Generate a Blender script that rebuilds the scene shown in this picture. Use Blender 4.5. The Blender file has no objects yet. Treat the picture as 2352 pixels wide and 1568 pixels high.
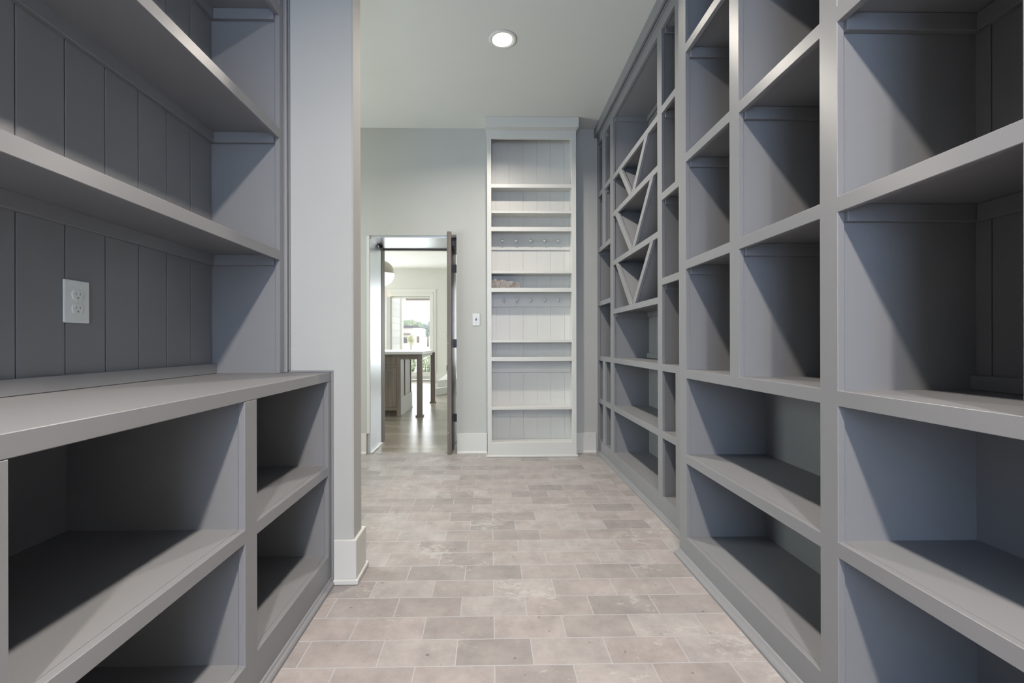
import bpy, bmesh, math, random
from mathutils import Matrix, Vector
random.seed(7)
C = bpy.context.scene.collection
SC = bpy.context.scene

# ------------------------------------------------------------------ camera
F, PSI, ROLL, PCX, PCY, CAM_H = 1005.0, 0.0176, -0.0024, 1144.8, 785.9, 1.045
W, HH = 2352.0, 1568.0
cam_d = bpy.data.cameras.new('camera')
cam = bpy.data.objects.new('camera', cam_d)
C.objects.link(cam)
_r = Vector((math.cos(PSI), -math.sin(PSI), 0)); _f = Vector((math.sin(PSI), math.cos(PSI), 0)); _u = Vector((0, 0, 1))
cr, sr = math.cos(ROLL), math.sin(ROLL)
ax = _r * cr + _u * sr
ay = -_r * sr + _u * cr
az = -_f
M = Matrix((ax, ay, az)).transposed().to_4x4()
M.translation = Vector((0, 0, CAM_H))
cam.matrix_world = M
cam_d.sensor_fit = 'HORIZONTAL'; cam_d.sensor_width = 36.0
cam_d.lens = F / W * 36.0
cam_d.shift_x = (W / 2 - PCX) / W
cam_d.shift_y = (PCY - HH / 2) / W
cam_d.clip_start = 0.02; cam_d.clip_end = 400
SC.camera = cam

# ------------------------------------------------------------------ view, world, big lights
SC.view_settings.view_transform = 'Standard'
SC.view_settings.look = 'None'
SC.view_settings.gamma = 1.0
SC.view_settings.use_curve_mapping = False
SC.view_settings.exposure = 0.20
SC.cycles.max_bounces = 12
SC.cycles.diffuse_bounces = 6
SC.cycles.glossy_bounces = 5
SC.cycles.sample_clamp_indirect = 6.0

world = bpy.data.worlds.new('sky'); SC.world = world
world.use_nodes = True
bg = world.node_tree.nodes['Background']
bg.inputs[0].default_value = (0.96, 0.98, 1.0, 1)
bg.inputs[1].default_value = 1.4

DAY = (0.47, 0.67, 1.0)
KDAY = (0.90, 0.96, 1.0)
GREEN = (0.90, 1.0, 0.95)
WARM = (1.0, 0.905, 0.80)

def area(name, loc, direction, sx, sy, power, color, shape='RECTANGLE', spread=math.pi):
    l = bpy.data.lights.new(name, 'AREA'); l.shape = shape
    l.size = sx; l.size_y = sy; l.energy = power; l.color = color; l.spread = spread
    o = bpy.data.objects.new(name, l); C.objects.link(o)
    o.location = loc
    o.rotation_euler = Vector(direction).to_track_quat('-Z', 'Y').to_euler()
    return o

P_BACK, P_HALL, P_KFAR, P_KLEFT, P_KRIGHT, P_CAN = 62, 54, 46, 105, 26, 86
area('daylight_back_window', (-0.30, -2.36, 1.55), (0, 1, 0), 1.2, 1.5, P_BACK, DAY)
area('daylight_hall_window', (-3.05, 3.05, 1.6), (1, 0, -0.1), 1.0, 1.5, P_HALL, GREEN)
area('daylight_kitchen_glass', (-2.7, 11.80, 1.2), (0, -1, 0), 2.2, 2.1, P_KFAR, KDAY)
area('daylight_kitchen_side', (-5.85, 9.9, 1.7), (1, -0.1, -0.1), 3.0, 1.8, P_KLEFT, (1.0, 1.0, 0.93))
area('daylight_kitchen_right', (0.95, 11.80, 1.5), (0, -1, 0), 1.6, 2.1, P_KRIGHT, KDAY)
sun = bpy.data.lights.new('sun', 'SUN'); sun.energy = 2.5; sun.angle = 0.01; sun.color = (1, 0.95, 0.88)
suno = bpy.data.objects.new('sun', sun); C.objects.link(suno)
suno.rotation_euler = Vector((1.0, -0.6, -0.32)).to_track_quat('-Z', 'Y').to_euler()

# ------------------------------------------------------------------ materials
def nmat(name):
    m = bpy.data.materials.new(name); m.use_nodes = True
    nt = m.node_tree; b = nt.nodes['Principled BSDF']
    return m, nt, b

def add_bump(nt, b, scale, strength, dist=0.001, sx=(1, 1, 1), detail=3):
    tc = nt.nodes.new('ShaderNodeTexCoord'); mp = nt.nodes.new('ShaderNodeMapping')
    mp.inputs['Scale'].default_value = sx
    n = nt.nodes.new('ShaderNodeTexNoise'); n.inputs['Scale'].default_value = scale; n.inputs['Detail'].default_value = detail
    bp = nt.nodes.new('ShaderNodeBump'); bp.inputs['Strength'].default_value = strength; bp.inputs['Distance'].default_value = dist
    nt.links.new(tc.outputs['Object'], mp.inputs[0]); nt.links.new(mp.outputs[0], n.inputs['Vector'])
    nt.links.new(n.outputs[0], bp.inputs['Height']); nt.links.new(bp.outputs[0], b.inputs['Normal'])
    return n

def paint(name, col, rough=0.4, spec=0.5, bump=0.15, scale=60, metal=0.0, vary=0.03):
    m, nt, b = nmat(name)
    n = add_bump(nt, b, scale, bump)
    mix = nt.nodes.new('ShaderNodeMix'); mix.data_type = 'RGBA'
    mix.inputs[6].default_value = (*[c * (1 - vary) for c in col], 1)
    mix.inputs[7].default_value = (*[min(1, c * (1 + vary)) for c in col], 1)
    n2 = nt.nodes.new('ShaderNodeTexNoise'); n2.inputs['Scale'].default_value = 2.5
    tc = nt.nodes.new('ShaderNodeTexCoord')
    nt.links.new(tc.outputs['Object'], n2.inputs['Vector'])
    nt.links.new(n2.outputs[0], mix.inputs[0]); nt.links.new(mix.outputs[2], b.inputs['Base Color'])
    b.inputs['Roughness'].default_value = rough; b.inputs['Metallic'].default_value = metal
    b.inputs['Specular IOR Level'].default_value = spec
    return m

CAB = paint('grey_cabinet_paint', (0.210, 0.213, 0.224), 0.42, 0.5, 0.08, 90)
_b = CAB.node_tree.nodes['Principled BSDF']          # brushed-on satin paint: sheen stretched vertically
_t = CAB.node_tree.nodes.new('ShaderNodeCombineXYZ')
_t.inputs[0].default_value = 0.02; _t.inputs[1].default_value = 0.12; _t.inputs[2].default_value = 1.0
CAB.node_tree.links.new(_t.outputs[0], _b.inputs['Tangent']); _b.inputs['Anisotropic'].default_value = 0.88
WHITEP = paint('white_millwork_paint', (0.54, 0.54, 0.52), 0.38, 0.5, 0.06, 80)
WALL = paint('wall_paint', (0.405, 0.408, 0.395), 0.75, 0.3, 0.08, 140)
CEIL = paint('ceiling_paint', (0.58, 0.582, 0.56), 0.85, 0.2, 0.05, 140)
KWALL = paint('kitchen_wall_paint', (0.72, 0.735, 0.70), 0.75, 0.3, 0.05, 140)
KWHITE = paint('kitchen_white_trim', (0.78, 0.79, 0.76), 0.4, 0.5, 0.05, 80)
SWITCHP = paint('switch_plate_plastic', (0.50, 0.50, 0.49), 0.3, 0.5, 0.0, 10, vary=0.0)
PLASTIC = paint('white_plastic', (0.80, 0.82, 0.79), 0.3, 0.5, 0.0, 10, vary=0.0)
DARK = paint('dark_slot', (0.02, 0.02, 0.02), 0.6)
BLACK = paint('black_hardware', (0.012, 0.012, 0.014), 0.4)
STEEL = paint('blackened_steel', (0.70, 0.73, 0.78), 0.30, 0.5, 0.25, 14, metal=0.75, vary=0.12)
SLAB = paint('dark_steel_door_skin', (0.11, 0.115, 0.13), 0.35, 0.5, 0.2, 14, metal=0.6, vary=0.12)
NICKEL = paint('polished_nickel', (0.62, 0.59, 0.53), 0.12, 0.5, 0.0, 10, metal=1.0, vary=0.0)
CHROME = paint('screw_metal', (0.8, 0.8, 0.8), 0.2, 0.5, 0.0, 10, metal=1.0, vary=0.0)
QUARTZ = paint('white_quartz', (0.85, 0.86, 0.88), 0.12, 0.5, 0.0, 10)
PANELG = paint('pale_grey_panel_paint', (0.60, 0.61, 0.61), 0.4, 0.5, 0.04, 60)
ROOFD = paint('dark_roof', (0.22, 0.22, 0.25), 0.8)

def wood(name, c1, c2, rough=0.45, axis='Z', scale=1.0):
    m, nt, b = nmat(name)
    tc = nt.nodes.new('ShaderNodeTexCoord'); mp = nt.nodes.new('ShaderNodeMapping')
    s = {'X': (1.2, 22, 22), 'Y': (22, 1.2, 22), 'Z': (22, 22, 1.2)}[axis]
    mp.inputs['Scale'].default_value = [v * scale for v in s]
    n = nt.nodes.new('ShaderNodeTexNoise'); n.inputs['Scale'].default_value = 1.5; n.inputs['Detail'].default_value = 6
    r = nt.nodes.new('ShaderNodeValToRGB')
    r.color_ramp.elements[0].position = 0.3; r.color_ramp.elements[0].color = (*c1, 1)
    r.color_ramp.elements[1].position = 0.7; r.color_ramp.elements[1].color = (*c2, 1)
    bp = nt.nodes.new('ShaderNodeBump'); bp.inputs['Strength'].default_value = 0.15; bp.inputs['Distance'].default_value = 0.001
    nt.links.new(tc.outputs['Object'], mp.inputs[0]); nt.links.new(mp.outputs[0], n.inputs['Vector'])
    nt.links.new(n.outputs[0], r.inputs[0]); nt.links.new(r.outputs[0], b.inputs['Base Color'])
    nt.links.new(n.outputs[0], bp.inputs['Height']); nt.links.new(bp.outputs[0], b.inputs['Normal'])
    b.inputs['Roughness'].default_value = rough
    return m
OAK = wood('greyed_oak', (0.19, 0.158, 0.138), (0.29, 0.248, 0.218))
DOORWOOD = wood('dark_stained_wood', (0.10, 0.08, 0.068), (0.17, 0.14, 0.12))
TRUNK = wood('tree_bark', (0.2, 0.17, 0.14), (0.3, 0.26, 0.2), 0.9)

def emis(name, col, strength):
    m, nt, b = nmat(name)
    b.inputs['Base Color'].default_value = (*col, 1)
    b.inputs['Emission Color'].default_value = (*col, 1); b.inputs['Emission Strength'].default_value = strength
    return m
LENS = emis('lamp_lens', (1.0, 0.97, 0.92), 3.0)
MILK = emis('lit_milk_glass', (1.0, 0.98, 0.94), 0.8)
SHADE = emis('lit_fabric_shade', (0.95, 0.88, 0.80), 0.25)

def glass_mat():
    m = bpy.data.materials.new('window_glass'); m.use_nodes = True
    nt = m.node_tree; nt.nodes.clear()
    o = nt.nodes.new('ShaderNodeOutputMaterial'); t = nt.nodes.new('ShaderNodeBsdfTransparent'); g = nt.nodes.new('ShaderNodeBsdfGlossy')
    g.inputs['Roughness'].default_value = 0.02
    mx = nt.nodes.new('ShaderNodeMixShader'); mx.inputs[0].default_value = 0.05
    nt.links.new(t.outputs[0], mx.inputs[1]); nt.links.new(g.outputs[0], mx.inputs[2]); nt.links.new(mx.outputs[0], o.inputs[0])
    return m
GLASS = glass_mat()

def brick_mat(name, bw, rh, mortar, c1, c2, cm, rough, loc=(0, 0, 0), rot=(0, 0, 0), wob=0.0, flake=0.0, bumpd=0.0015, stain=0.25, coat=0.0):
    m, nt, b = nmat(name); L = nt.links.new
    tc = nt.nodes.new('ShaderNodeTexCoord'); mp = nt.nodes.new('ShaderNodeMapping')
    mp.inputs['Location'].default_value = loc; mp.inputs['Rotation'].default_value = rot
    L(tc.outputs['Object'], mp.inputs[0])
    vec = mp.outputs[0]
    if wob:
        nz = nt.nodes.new('ShaderNodeTexNoise'); nz.inputs['Scale'].default_value = 9.0; nz.inputs['Detail'].default_value = 4
        L(vec, nz.inputs['Vector'])
        s = nt.nodes.new('ShaderNodeVectorMath'); s.operation = 'SUBTRACT'; s.inputs[1].default_value = (0.5, 0.5, 0.5)
        L(nz.outputs['Color'], s.inputs[0])
        sc = nt.nodes.new('ShaderNodeVectorMath'); sc.operation = 'SCALE'; sc.inputs['Scale'].default_value = wob
        L(s.outputs[0], sc.inputs[0])
        a = nt.nodes.new('ShaderNodeVectorMath'); a.operation = 'ADD'
        L(vec, a.inputs[0]); L(sc.outputs[0], a.inputs[1]); bvec = a.outputs[0]
    else: bvec = vec
    br = nt.nodes.new('ShaderNodeTexBrick')
    br.inputs['Scale'].default_value = 1.0; br.inputs['Brick Width'].default_value = bw; br.inputs['Row Height'].default_value = rh
    br.inputs['Mortar Size'].default_value = mortar; br.inputs['Mortar Smooth'].default_value = 0.15; br.inputs['Bias'].default_value = 0.0
    br.inputs['Color1'].default_value = (0, 0, 0, 1); br.inputs['Color2'].default_value = (1, 1, 1, 1); br.inputs['Mortar'].default_value = (0.5, 0.5, 0.5, 1)
    L(bvec, br.inputs['Vector'])
    ramp = nt.nodes.new('ShaderNodeValToRGB')
    ramp.color_ramp.elements[0].color = (*c1, 1); ramp.color_ramp.elements[1].color = (*c2, 1)
    if flake:
        e_ = ramp.color_ramp.elements.new(0.55); e_.color = (c2[0] * 0.97, c2[1] * 0.925, c2[2] * 0.915, 1)
    L(br.outputs['Color'], ramp.inputs[0])
    # soft staining inside each tile
    n1 = nt.nodes.new('ShaderNodeTexNoise'); n1.inputs['Scale'].default_value = 8.0; n1.inputs['Detail'].default_value = 10; n1.inputs['Roughness'].default_value = 0.72
    L(vec, n1.inputs['Vector'])
    mr = nt.nodes.new('ShaderNodeMapRange'); mr.inputs[1].default_value = 0.3; mr.inputs[2].default_value = 0.7
    mr.inputs[3].default_value = 1 - stain; mr.inputs[4].default_value = 1 + stain * 0.6
    L(n1.outputs[0], mr.inputs[0])
    mul = nt.nodes.new('ShaderNodeMix'); mul.data_type = 'RGBA'; mul.blend_type = 'MULTIPLY'; mul.inputs[0].default_value = 1.0
    L(ramp.outputs[0], mul.inputs[6]); L(mr.outputs[0], mul.inputs[7])
    colr = mul.outputs[2]
    if flake:
        n2 = nt.nodes.new('ShaderNodeTexNoise'); n2.inputs['Scale'].default_value = 26.0; n2.inputs['Detail'].default_value = 10; n2.inputs['Roughness'].default_value = 0.78
        st = nt.nodes.new('ShaderNodeMapping'); st.inputs['Scale'].default_value = (0.8, 1.5, 1)
        L(vec, st.inputs[0]); L(st.outputs[0], n2.inputs['Vector'])
        n3 = nt.nodes.new('ShaderNodeTexNoise'); n3.inputs['Scale'].default_value = 3.1; n3.inputs['Detail'].default_value = 2
        L(vec, n3.inputs['Vector'])
        m1 = nt.nodes.new('ShaderNodeMath'); m1.operation = 'MULTIPLY'; L(n2.outputs[0], m1.inputs[0]); L(n3.outputs[0], m1.inputs[1])
        r2 = nt.nodes.new('ShaderNodeValToRGB'); r2.color_ramp.elements[0].position = 0.326; r2.color_ramp.elements[1].position = 0.343
        L(m1.outputs[0], r2.inputs[0])
        f = nt.nodes.new('ShaderNodeMath'); f.operation = 'MULTIPLY'; f.inputs[1].default_value = flake; L(r2.outputs[0], f.inputs[0])
        mx = nt.nodes.new('ShaderNodeMix'); mx.data_type = 'RGBA'; mx.inputs[7].default_value = (0.46, 0.44, 0.42, 1)
        L(f.outputs[0], mx.inputs[0]); L(colr, mx.inputs[6]); colr = mx.outputs[2]
        # small dark pits
        n4 = nt.nodes.new('ShaderNodeTexNoise'); n4.inputs['Scale'].default_value = 38.0; n4.inputs['Detail'].default_value = 3
        L(vec, n4.inputs['Vector'])
        r4 = nt.nodes.new('ShaderNodeValToRGB'); r4.color_ramp.elements[0].position = 0.26; r4.color_ramp.elements[0].color = (0.55, 0.53, 0.5, 1)
        r4.color_ramp.elements[1].position = 0.31; r4.color_ramp.elements[1].color = (1, 1, 1, 1)
        L(n4.outputs[0], r4.inputs[0])
        m4 = nt.nodes.new('ShaderNodeMix'); m4.data_type = 'RGBA'; m4.blend_type = 'MULTIPLY'; m4.inputs[0].default_value = 1.0
        L(colr, m4.inputs[6]); L(r4.outputs[0], m4.inputs[7]); colr = m4.outputs[2]
    mm = nt.nodes.new('ShaderNodeMix'); mm.data_type = 'RGBA'; mm.inputs[7].default_value = (*cm, 1)
    L(br.outputs['Fac'], mm.inputs[0]); L(colr, mm.inputs[6]); L(mm.outputs[2], b.inputs['Base Color'])
    inv = nt.nodes.new('ShaderNodeMath'); inv.operation = 'SUBTRACT'; inv.inputs[0].default_value = 1.0; L(br.outputs['Fac'], inv.inputs[1])
    ad = nt.nodes.new('ShaderNodeMath'); ad.operation = 'MULTIPLY_ADD'; ad.inputs[1].default_value = 0.35
    L(n1.outputs[0], ad.inputs[0]); L(inv.outputs[0], ad.inputs[2])
    bp = nt.nodes.new('ShaderNodeBump'); bp.inputs['Strength'].default_value = 0.6; bp.inputs['Distance'].default_value = bumpd
    L(ad.outputs[0], bp.inputs['Height']); L(bp.outputs[0], b.inputs['Normal'])
    b.inputs['Roughness'].default_value = rough
    b.inputs['Coat Weight'].default_value = coat; b.inputs['Coat Roughness'].default_value = 0.2
    return m
TILE = brick_mat('worn_terracotta_tile', 0.2555, 0.1277, 0.0022, (0.262, 0.243, 0.235), (0.350, 0.330, 0.322), (0.385, 0.375, 0.385), 0.42,
                 loc=(0.118, -0.0106, 0), wob=0.005, flake=0.5, stain=0.26)
PLANK = brick_mat('wide_oak_plank', 1.9, 0.15, 0.0012, (0.30, 0.275, 0.235), (0.42, 0.39, 0.335), (0.16, 0.14, 0.12), 0.27, wob=0.0, stain=0.12, bumpd=0.0006)
WBRICK = brick_mat('white_painted_brick', 0.2, 0.068, 0.006, (0.80, 0.82, 0.80), (0.90, 0.92, 0.90), (0.68, 0.70, 0.68), 0.7,
                   rot=(math.pi / 2, 0, math.pi / 2), stain=0.06, bumpd=0.006)
FAR_STONE = paint('pale_rendered_stone', (0.90, 0.88, 0.85), 0.9, vary=0.08)
GRAVEL = paint('pale_gravel_ground', (0.80, 0.79, 0.74), 0.95, vary=0.15)
BROWN = paint('brown_beam', (0.30, 0.26, 0.24), 0.7)

def stone_mat():
    m, nt, b = nmat('rough_travertine')
    n = add_bump(nt, b, 30, 0.8, 0.004, detail=8)
    r = nt.nodes.new('ShaderNodeValToRGB'); r.color_ramp.elements[0].position = 0.32; r.color_ramp.elements[0].color = (0.15, 0.13, 0.12, 1)
    r.color_ramp.elements[1].position = 0.6; r.color_ramp.elements[1].color = (0.27, 0.25, 0.235, 1)
    nt.links.new(n.outputs[0], r.inputs[0]); nt.links.new(r.outputs[0], b.inputs['Base Color'])
    b.inputs['Roughness'].default_value = 0.9
    return m
STONE = stone_mat()

def leaf_mat(name, c1, c2):
    m, nt, b = nmat(name)
    oi = nt.nodes.new('ShaderNodeTexNoise'); oi.inputs['Scale'].default_value = 3.0
    tc = nt.nodes.new('ShaderNodeTexCoord'); nt.links.new(tc.outputs['Object'], oi.inputs['Vector'])
    r = nt.nodes.new('ShaderNodeValToRGB'); r.color_ramp.elements[0].position = .35; r.color_ramp.elements[1].position = .65
    r.color_ramp.elements[0].color = (*c1, 1); r.color_ramp.elements[1].color = (*c2, 1)
    nt.links.new(oi.outputs[0], r.inputs[0]); nt.links.new(r.outputs[0], b.inputs['Base Color'])
    b.inputs['Roughness'].default_value = 0.7
    return m
LEAF = leaf_mat('hedge_leaf', (0.20, 0.32, 0.16), (0.75, 0.82, 0.62))
LEAF2 = leaf_mat('tree_leaf', (0.55, 0.64, 0.52), (0.78, 0.83, 0.72))
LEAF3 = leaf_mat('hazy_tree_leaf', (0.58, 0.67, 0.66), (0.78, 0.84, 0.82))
LEAF4 = leaf_mat('young_tree_leaf', (0.45, 0.50, 0.30), (0.70, 0.72, 0.50))

# ------------------------------------------------------------------ mesh helpers
class MB:
    def __init__(s): s.bm = bmesh.new()
    def box(s, x0, x1, y0, y1, z0, z1, bev=0.0):
        x0, x1 = sorted((x0, x1)); y0, y1 = sorted((y0, y1)); z0, z1 = sorted((z0, z1))
        vs = [s.bm.verts.new(p) for p in ((x0, y0, z0), (x1, y0, z0), (x1, y1, z0), (x0, y1, z0), (x0, y0, z1), (x1, y0, z1), (x1, y1, z1), (x0, y1, z1))]
        fs = [s.bm.faces.new([vs[i] for i in q]) for q in ((0, 3, 2, 1), (4, 5, 6, 7), (0, 1, 5, 4), (1, 2, 6, 5), (2, 3, 7, 6), (3, 0, 4, 7))]
        if bev:
            es = list({e for f in fs for e in f.edges})
            bmesh.ops.bevel(s.bm, geom=es, offset=bev, segments=2, affect='EDGES', profile=0.6)
        return s
    def prism(s, pts, axis, a0, a1):
        """polygon pts (2-D) extruded along axis: 'X' pts=(y,z); 'Y' pts=(x,z); 'Z' pts=(x,y)"""
        def P(p, a):
            return {'X': (a, p[0], p[1]), 'Y': (p[0], a, p[1]), 'Z': (p[0], p[1], a)}[axis]
        A = [s.bm.verts.new(P(p, a0)) for p in pts]; B = [s.bm.verts.new(P(p, a1)) for p in pts]
        s.bm.faces.new(A); s.bm.faces.new(list(reversed(B)))
        n = len(pts)
        for i in range(n): s.bm.faces.new((A[i], B[i], B[(i + 1) % n], A[(i + 1) % n]))
        return s
    def lathe(s, prof, center, axis='Z', n=32, sgn=1):
        rings = []
        for r, h in prof:
            ring = []
            if r < 1e-6: n_ = 1
            else: n_ = n
            for k in range(n_):
                t = 2 * math.pi * k / n_
                a, b_ = r * math.cos(t), r * math.sin(t)
                p = {'Z': (a, b_, h * sgn), 'Y': (a, h * sgn, b_), 'X': (h * sgn, a, b_)}[axis]
                ring.append(s.bm.verts.new(Vector(center) + Vector(p)))
            rings.append(ring)
        for A, B in zip(rings, rings[1:]):
            for k in range(n):
                k2 = (k + 1) % n
                if len(A) == 1 and len(B) == 1: continue
                if len(A) == 1: s.bm.faces.new((A[0], B[k2], B[k]))
                elif len(B) == 1: s.bm.faces.new((A[k], A[k2], B[0]))
                else: s.bm.faces.new((A[k], A[k2], B[k2], B[k]))
        return s
    def build(s, name, mat, parent=None, bevel=0.0, smooth=False, seg=1):
        bmesh.ops.recalc_face_normals(s.bm, faces=s.bm.faces[:])
        me = bpy.data.meshes.new(name); s.bm.to_mesh(me); s.bm.free()
        me.materials.append(mat)
        if smooth:
            for p in me.polygons: p.use_smooth = True
        o = bpy.data.objects.new(name, me); C.objects.link(o)
        if parent is not None:
            o.parent = parent
            if parent.type == 'EMPTY': o.matrix_parent_inverse = Matrix.Translation(-parent.location)
        if bevel:
            md = o.modifiers.new('bevel', 'BEVEL'); md.width = bevel; md.segments = seg; md.limit_method = 'ANGLE'; md.angle_limit = math.radians(40)
        return o

def tag(o, label=None, cat=None, group=None, kind=None):
    if label: o['label'] = label
    if cat: o['category'] = cat
    if group: o['group'] = group
    if kind: o['kind'] = kind
    return o
def thing(name, label, cat, loc=(0, 0, 0), group=None, kind=None):
    o = bpy.data.objects.new(name, None); C.objects.link(o); o.location = loc
    return tag(o, label, cat, group, kind)
def struct(name, mb, mat, label, cat, bevel=0.0):
    return tag(mb.build(name, mat, None, bevel), label, cat, None, 'structure')

def frame_grid(openings, y0, y1, z0, z1, xa, xb):
    """flat face frame (plane X) with rectangular holes, as one closed mesh xa..xb"""
    ys = sorted({y0, y1, *[v for o in openings for v in o[:2]]}); zs = sorted({z0, z1, *[v for o in openings for v in o[2:4]]})
    ys = [v for v in ys if y0 <= v <= y1]; zs = [v for v in zs if z0 <= v <= z1]
    def solid(i, j):
        if i < 0 or j < 0 or i >= len(ys) - 1 or j >= len(zs) - 1: return False
        cy = (ys[i] + ys[i + 1]) / 2; cz = (zs[j] + zs[j + 1]) / 2
        return not any(o[0] < cy < o[1] and o[2] < cz < o[3] for o in openings)
    mb = MB(); V = {}
    def v(x, y, z):
        k = (x, y, z)
        if k not in V: V[k] = mb.bm.verts.new(k)
        return V[k]
    for i in range(len(ys) - 1):
        for j in range(len(zs) - 1):
            if not solid(i, j): continue
            a, b, c, d = ys[i], ys[i + 1], zs[j], zs[j + 1]
            mb.bm.faces.new((v(xa, a, c), v(xa, b, c), v(xa, b, d), v(xa, a, d)))
            mb.bm.faces.new((v(xb, a, c), v(xb, a, d), v(xb, b, d), v(xb, b, c)))
            if not solid(i - 1, j): mb.bm.faces.new((v(xa, a, c), v(xa, a, d), v(xb, a, d), v(xb, a, c)))
            if not solid(i + 1, j): mb.bm.faces.new((v(xa, b, c), v(xb, b, c), v(xb, b, d), v(xa, b, d)))
            if not solid(i, j - 1): mb.bm.faces.new((v(xa, a, c), v(xb, a, c), v(xb, b, c), v(xa, b, c)))
            if not solid(i, j + 1): mb.bm.faces.new((v(xa, a, d), v(xa, b, d), v(xb, b, d), v(xb, a, d)))
    return mb

LIP = 0.006; FT = 0.019; ST = 0.022; RL = 0.042
def side_panels(root, ops, xi, xb, z1, mat, tf=0.011):
    """upright boards beside the openings; stacked openings share one board"""
    sides = {}
    for (a, b, c, d) in ops:
        sides.setdefault(('n', round(a, 3)), []).append((a - LIP - 0.011, a - LIP, c - ST, d + RL - ST))
        sides.setdefault(('f', round(b, 3)), []).append((b + LIP, b + LIP + tf, c - ST, d + RL - ST))
    for k, L in sides.items():
        L.sort(key=lambda t: t[2]); runs = []
        for q in L:
            q = list(q)
            if runs and q[2] - runs[-1][3] < 0.06: runs[-1][3] = q[3]
            else: runs.append(q)
        for (p, q, c, d) in runs: MB().box(xi, xb, p, q, c, min(d, z1)).build('side_panel', mat, root)

def shelving(root, ops, y0, y1, z0, z1, xf, xb, counter_z, mat=CAB, cleats=True, groove=True, groove_from=None, bottom_cleat=True,
             frame_z0=0.0, skip_frame=False, plain_below=None, topboard=True):
    """Built-in shelving: face frame at x = xf, carcass back to x = xb. ops = (y0, y1, z0, z1) openings."""
    sg = 1 if xb > xf else -1
    if not skip_frame:
        frame_grid(ops, y0, y1, frame_z0, z1, xf, xf + sg * FT).build('face_frame', mat, root, 0.0012)
    xi = xf + sg * FT
    # shelves: board behind each opening's lower rail
    done = set()
    for (a, b, c, d) in ops:
        key = (round(a, 3), round(b, 3), round(c, 3))
        if key in done: continue
        done.add(key)
        MB().box(xi, xb, a - LIP, b + LIP, c - ST, c).build('shelf', mat, root)
    # top boards
    if topboard:
        for (a, b, c, d) in ops:
            if d > z1 - 0.2: MB().box(xi, xb, a - LIP, b + LIP, d + 0.004, d + ST).build('top_board', mat, root)
    side_panels(root, ops, xi, xb, z1, mat)
    for (a, b, c, d) in ops:
        if cleats and c >= counter_z - 0.02 and (b - a) > 0.15:
            zt = min(d + RL - ST, z1); zb = d - 0.026 if d < z1 - 0.2 else d - 0.03
            t = 0.018
            MB().box(xi, xb - sg * 0.014, b + LIP - t, b + LIP, zb, zt).build('cleat', mat, root, 0.0015)
            MB().box(xi, xb - sg * 0.014, a - LIP, a - LIP + t, zb, zt).build('cleat', mat, root, 0.0015)
            MB().box(xb - sg * (0.014 + t), xb - sg * 0.014, a - LIP + t, b + LIP - t, zb, zt).build('cleat', mat, root, 0.0015)
            if bottom_cleat and abs(c - counter_z) < 0.02:
                MB().box(xb - sg * (0.014 + t), xb - sg * 0.014, a - LIP, b + LIP, c + 0.0003, c + 0.04).build('cleat', mat, root, 0.0015)
    # back panel: tongue and groove boards above the counter, flat below
    mb = MB(); zc = counter_z
    ya, yb = y0 + 0.01, y1 - 0.01
    mb.box(xb, xb - sg * 0.005, ya, yb, 0.06, z1 - 0.01)
    if zc > z1:
        mb.box(xb - sg * 0.004, xb - sg * 0.014, ya, yb, 0.06, z1 - 0.01); mb.build('back_panel', mat, root); return
    g = groove_from if groove_from is not None else yb
    edges = []
    v = g
    while v > ya: edges.append(v); v -= 0.1265
    edges.append(ya)
    if g < yb: edges = [yb] + edges
    for e1, e0 in zip(edges, edges[1:]):
        if e1 - e0 > 0.008: mb.box(xb - sg * 0.004, xb - sg * 0.014, e0 + 0.0015, e1 - 0.0015, zc - 0.02, z1 - 0.012, 0.0016)
    mb.box(xb - sg * 0.004, xb - sg * 0.014, ya, yb, 0.06, zc - 0.024)
    mb.build('back_panel', mat, root)

def shoe(root, xf, sg, y0, y1, proud, mat=CAB, name='base_moulding', end='far'):
    """stepped shoe moulding along a cabinet plinth; sg = direction into the room"""
    h = 0.020
    pts = [(0, 0.0), (proud, 0.0), (proud, h * 0.55), (proud * 0.82, h * 0.86), (proud * 0.62, h), (proud * 0.50, h * 0.82), (proud * 0.38, h * 0.92), (proud * 0.2, h * 1.25), (0.0, h * 1.35)]
    mb = MB(); mb.prism([(xf + sg * a, z) for a, z in pts], 'Y', y0, y1)
    return mb.build(name, mat, root)

# ------------------------------------------------------------------ setting
CZ = 3.064
YF = 4.135
XR = 1.345          # right wall
XL = -1.215         # left wall
YW0, YW1 = 1.92, 2.040   # partition
YB = -2.40
struct('floor', MB().box(XL - 2.1, XR + 0.1, YB - 0.1, 4.165, -0.06, 0.0), TILE, 'floor of pale worn terracotta tiles in running bond', 'floor')
struct('ceiling', MB().box(XL - 2.1, XR + 0.1, YB - 0.1, YF + 0.12, CZ, CZ + 0.1), CEIL, 'flat off-white ceiling over the pantry aisle', 'ceiling')
struct('wall_right', MB().box(XR, XR + 0.1, YB, YF, 0, CZ), WALL, 'wall behind the grey shelving on the right', 'wall')
struct('wall_left', MB().box(XL - 0.1, XL, YB, YW0, 0, CZ), WALL, 'wall behind the grey shelving on the left', 'wall')
struct('wall_partition', MB().box(XL - 0.1, -0.600, YW0, YW1, 0, CZ), WALL, 'pale end of the partition wall beside the left shelving', 'wall', 0.006)
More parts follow.
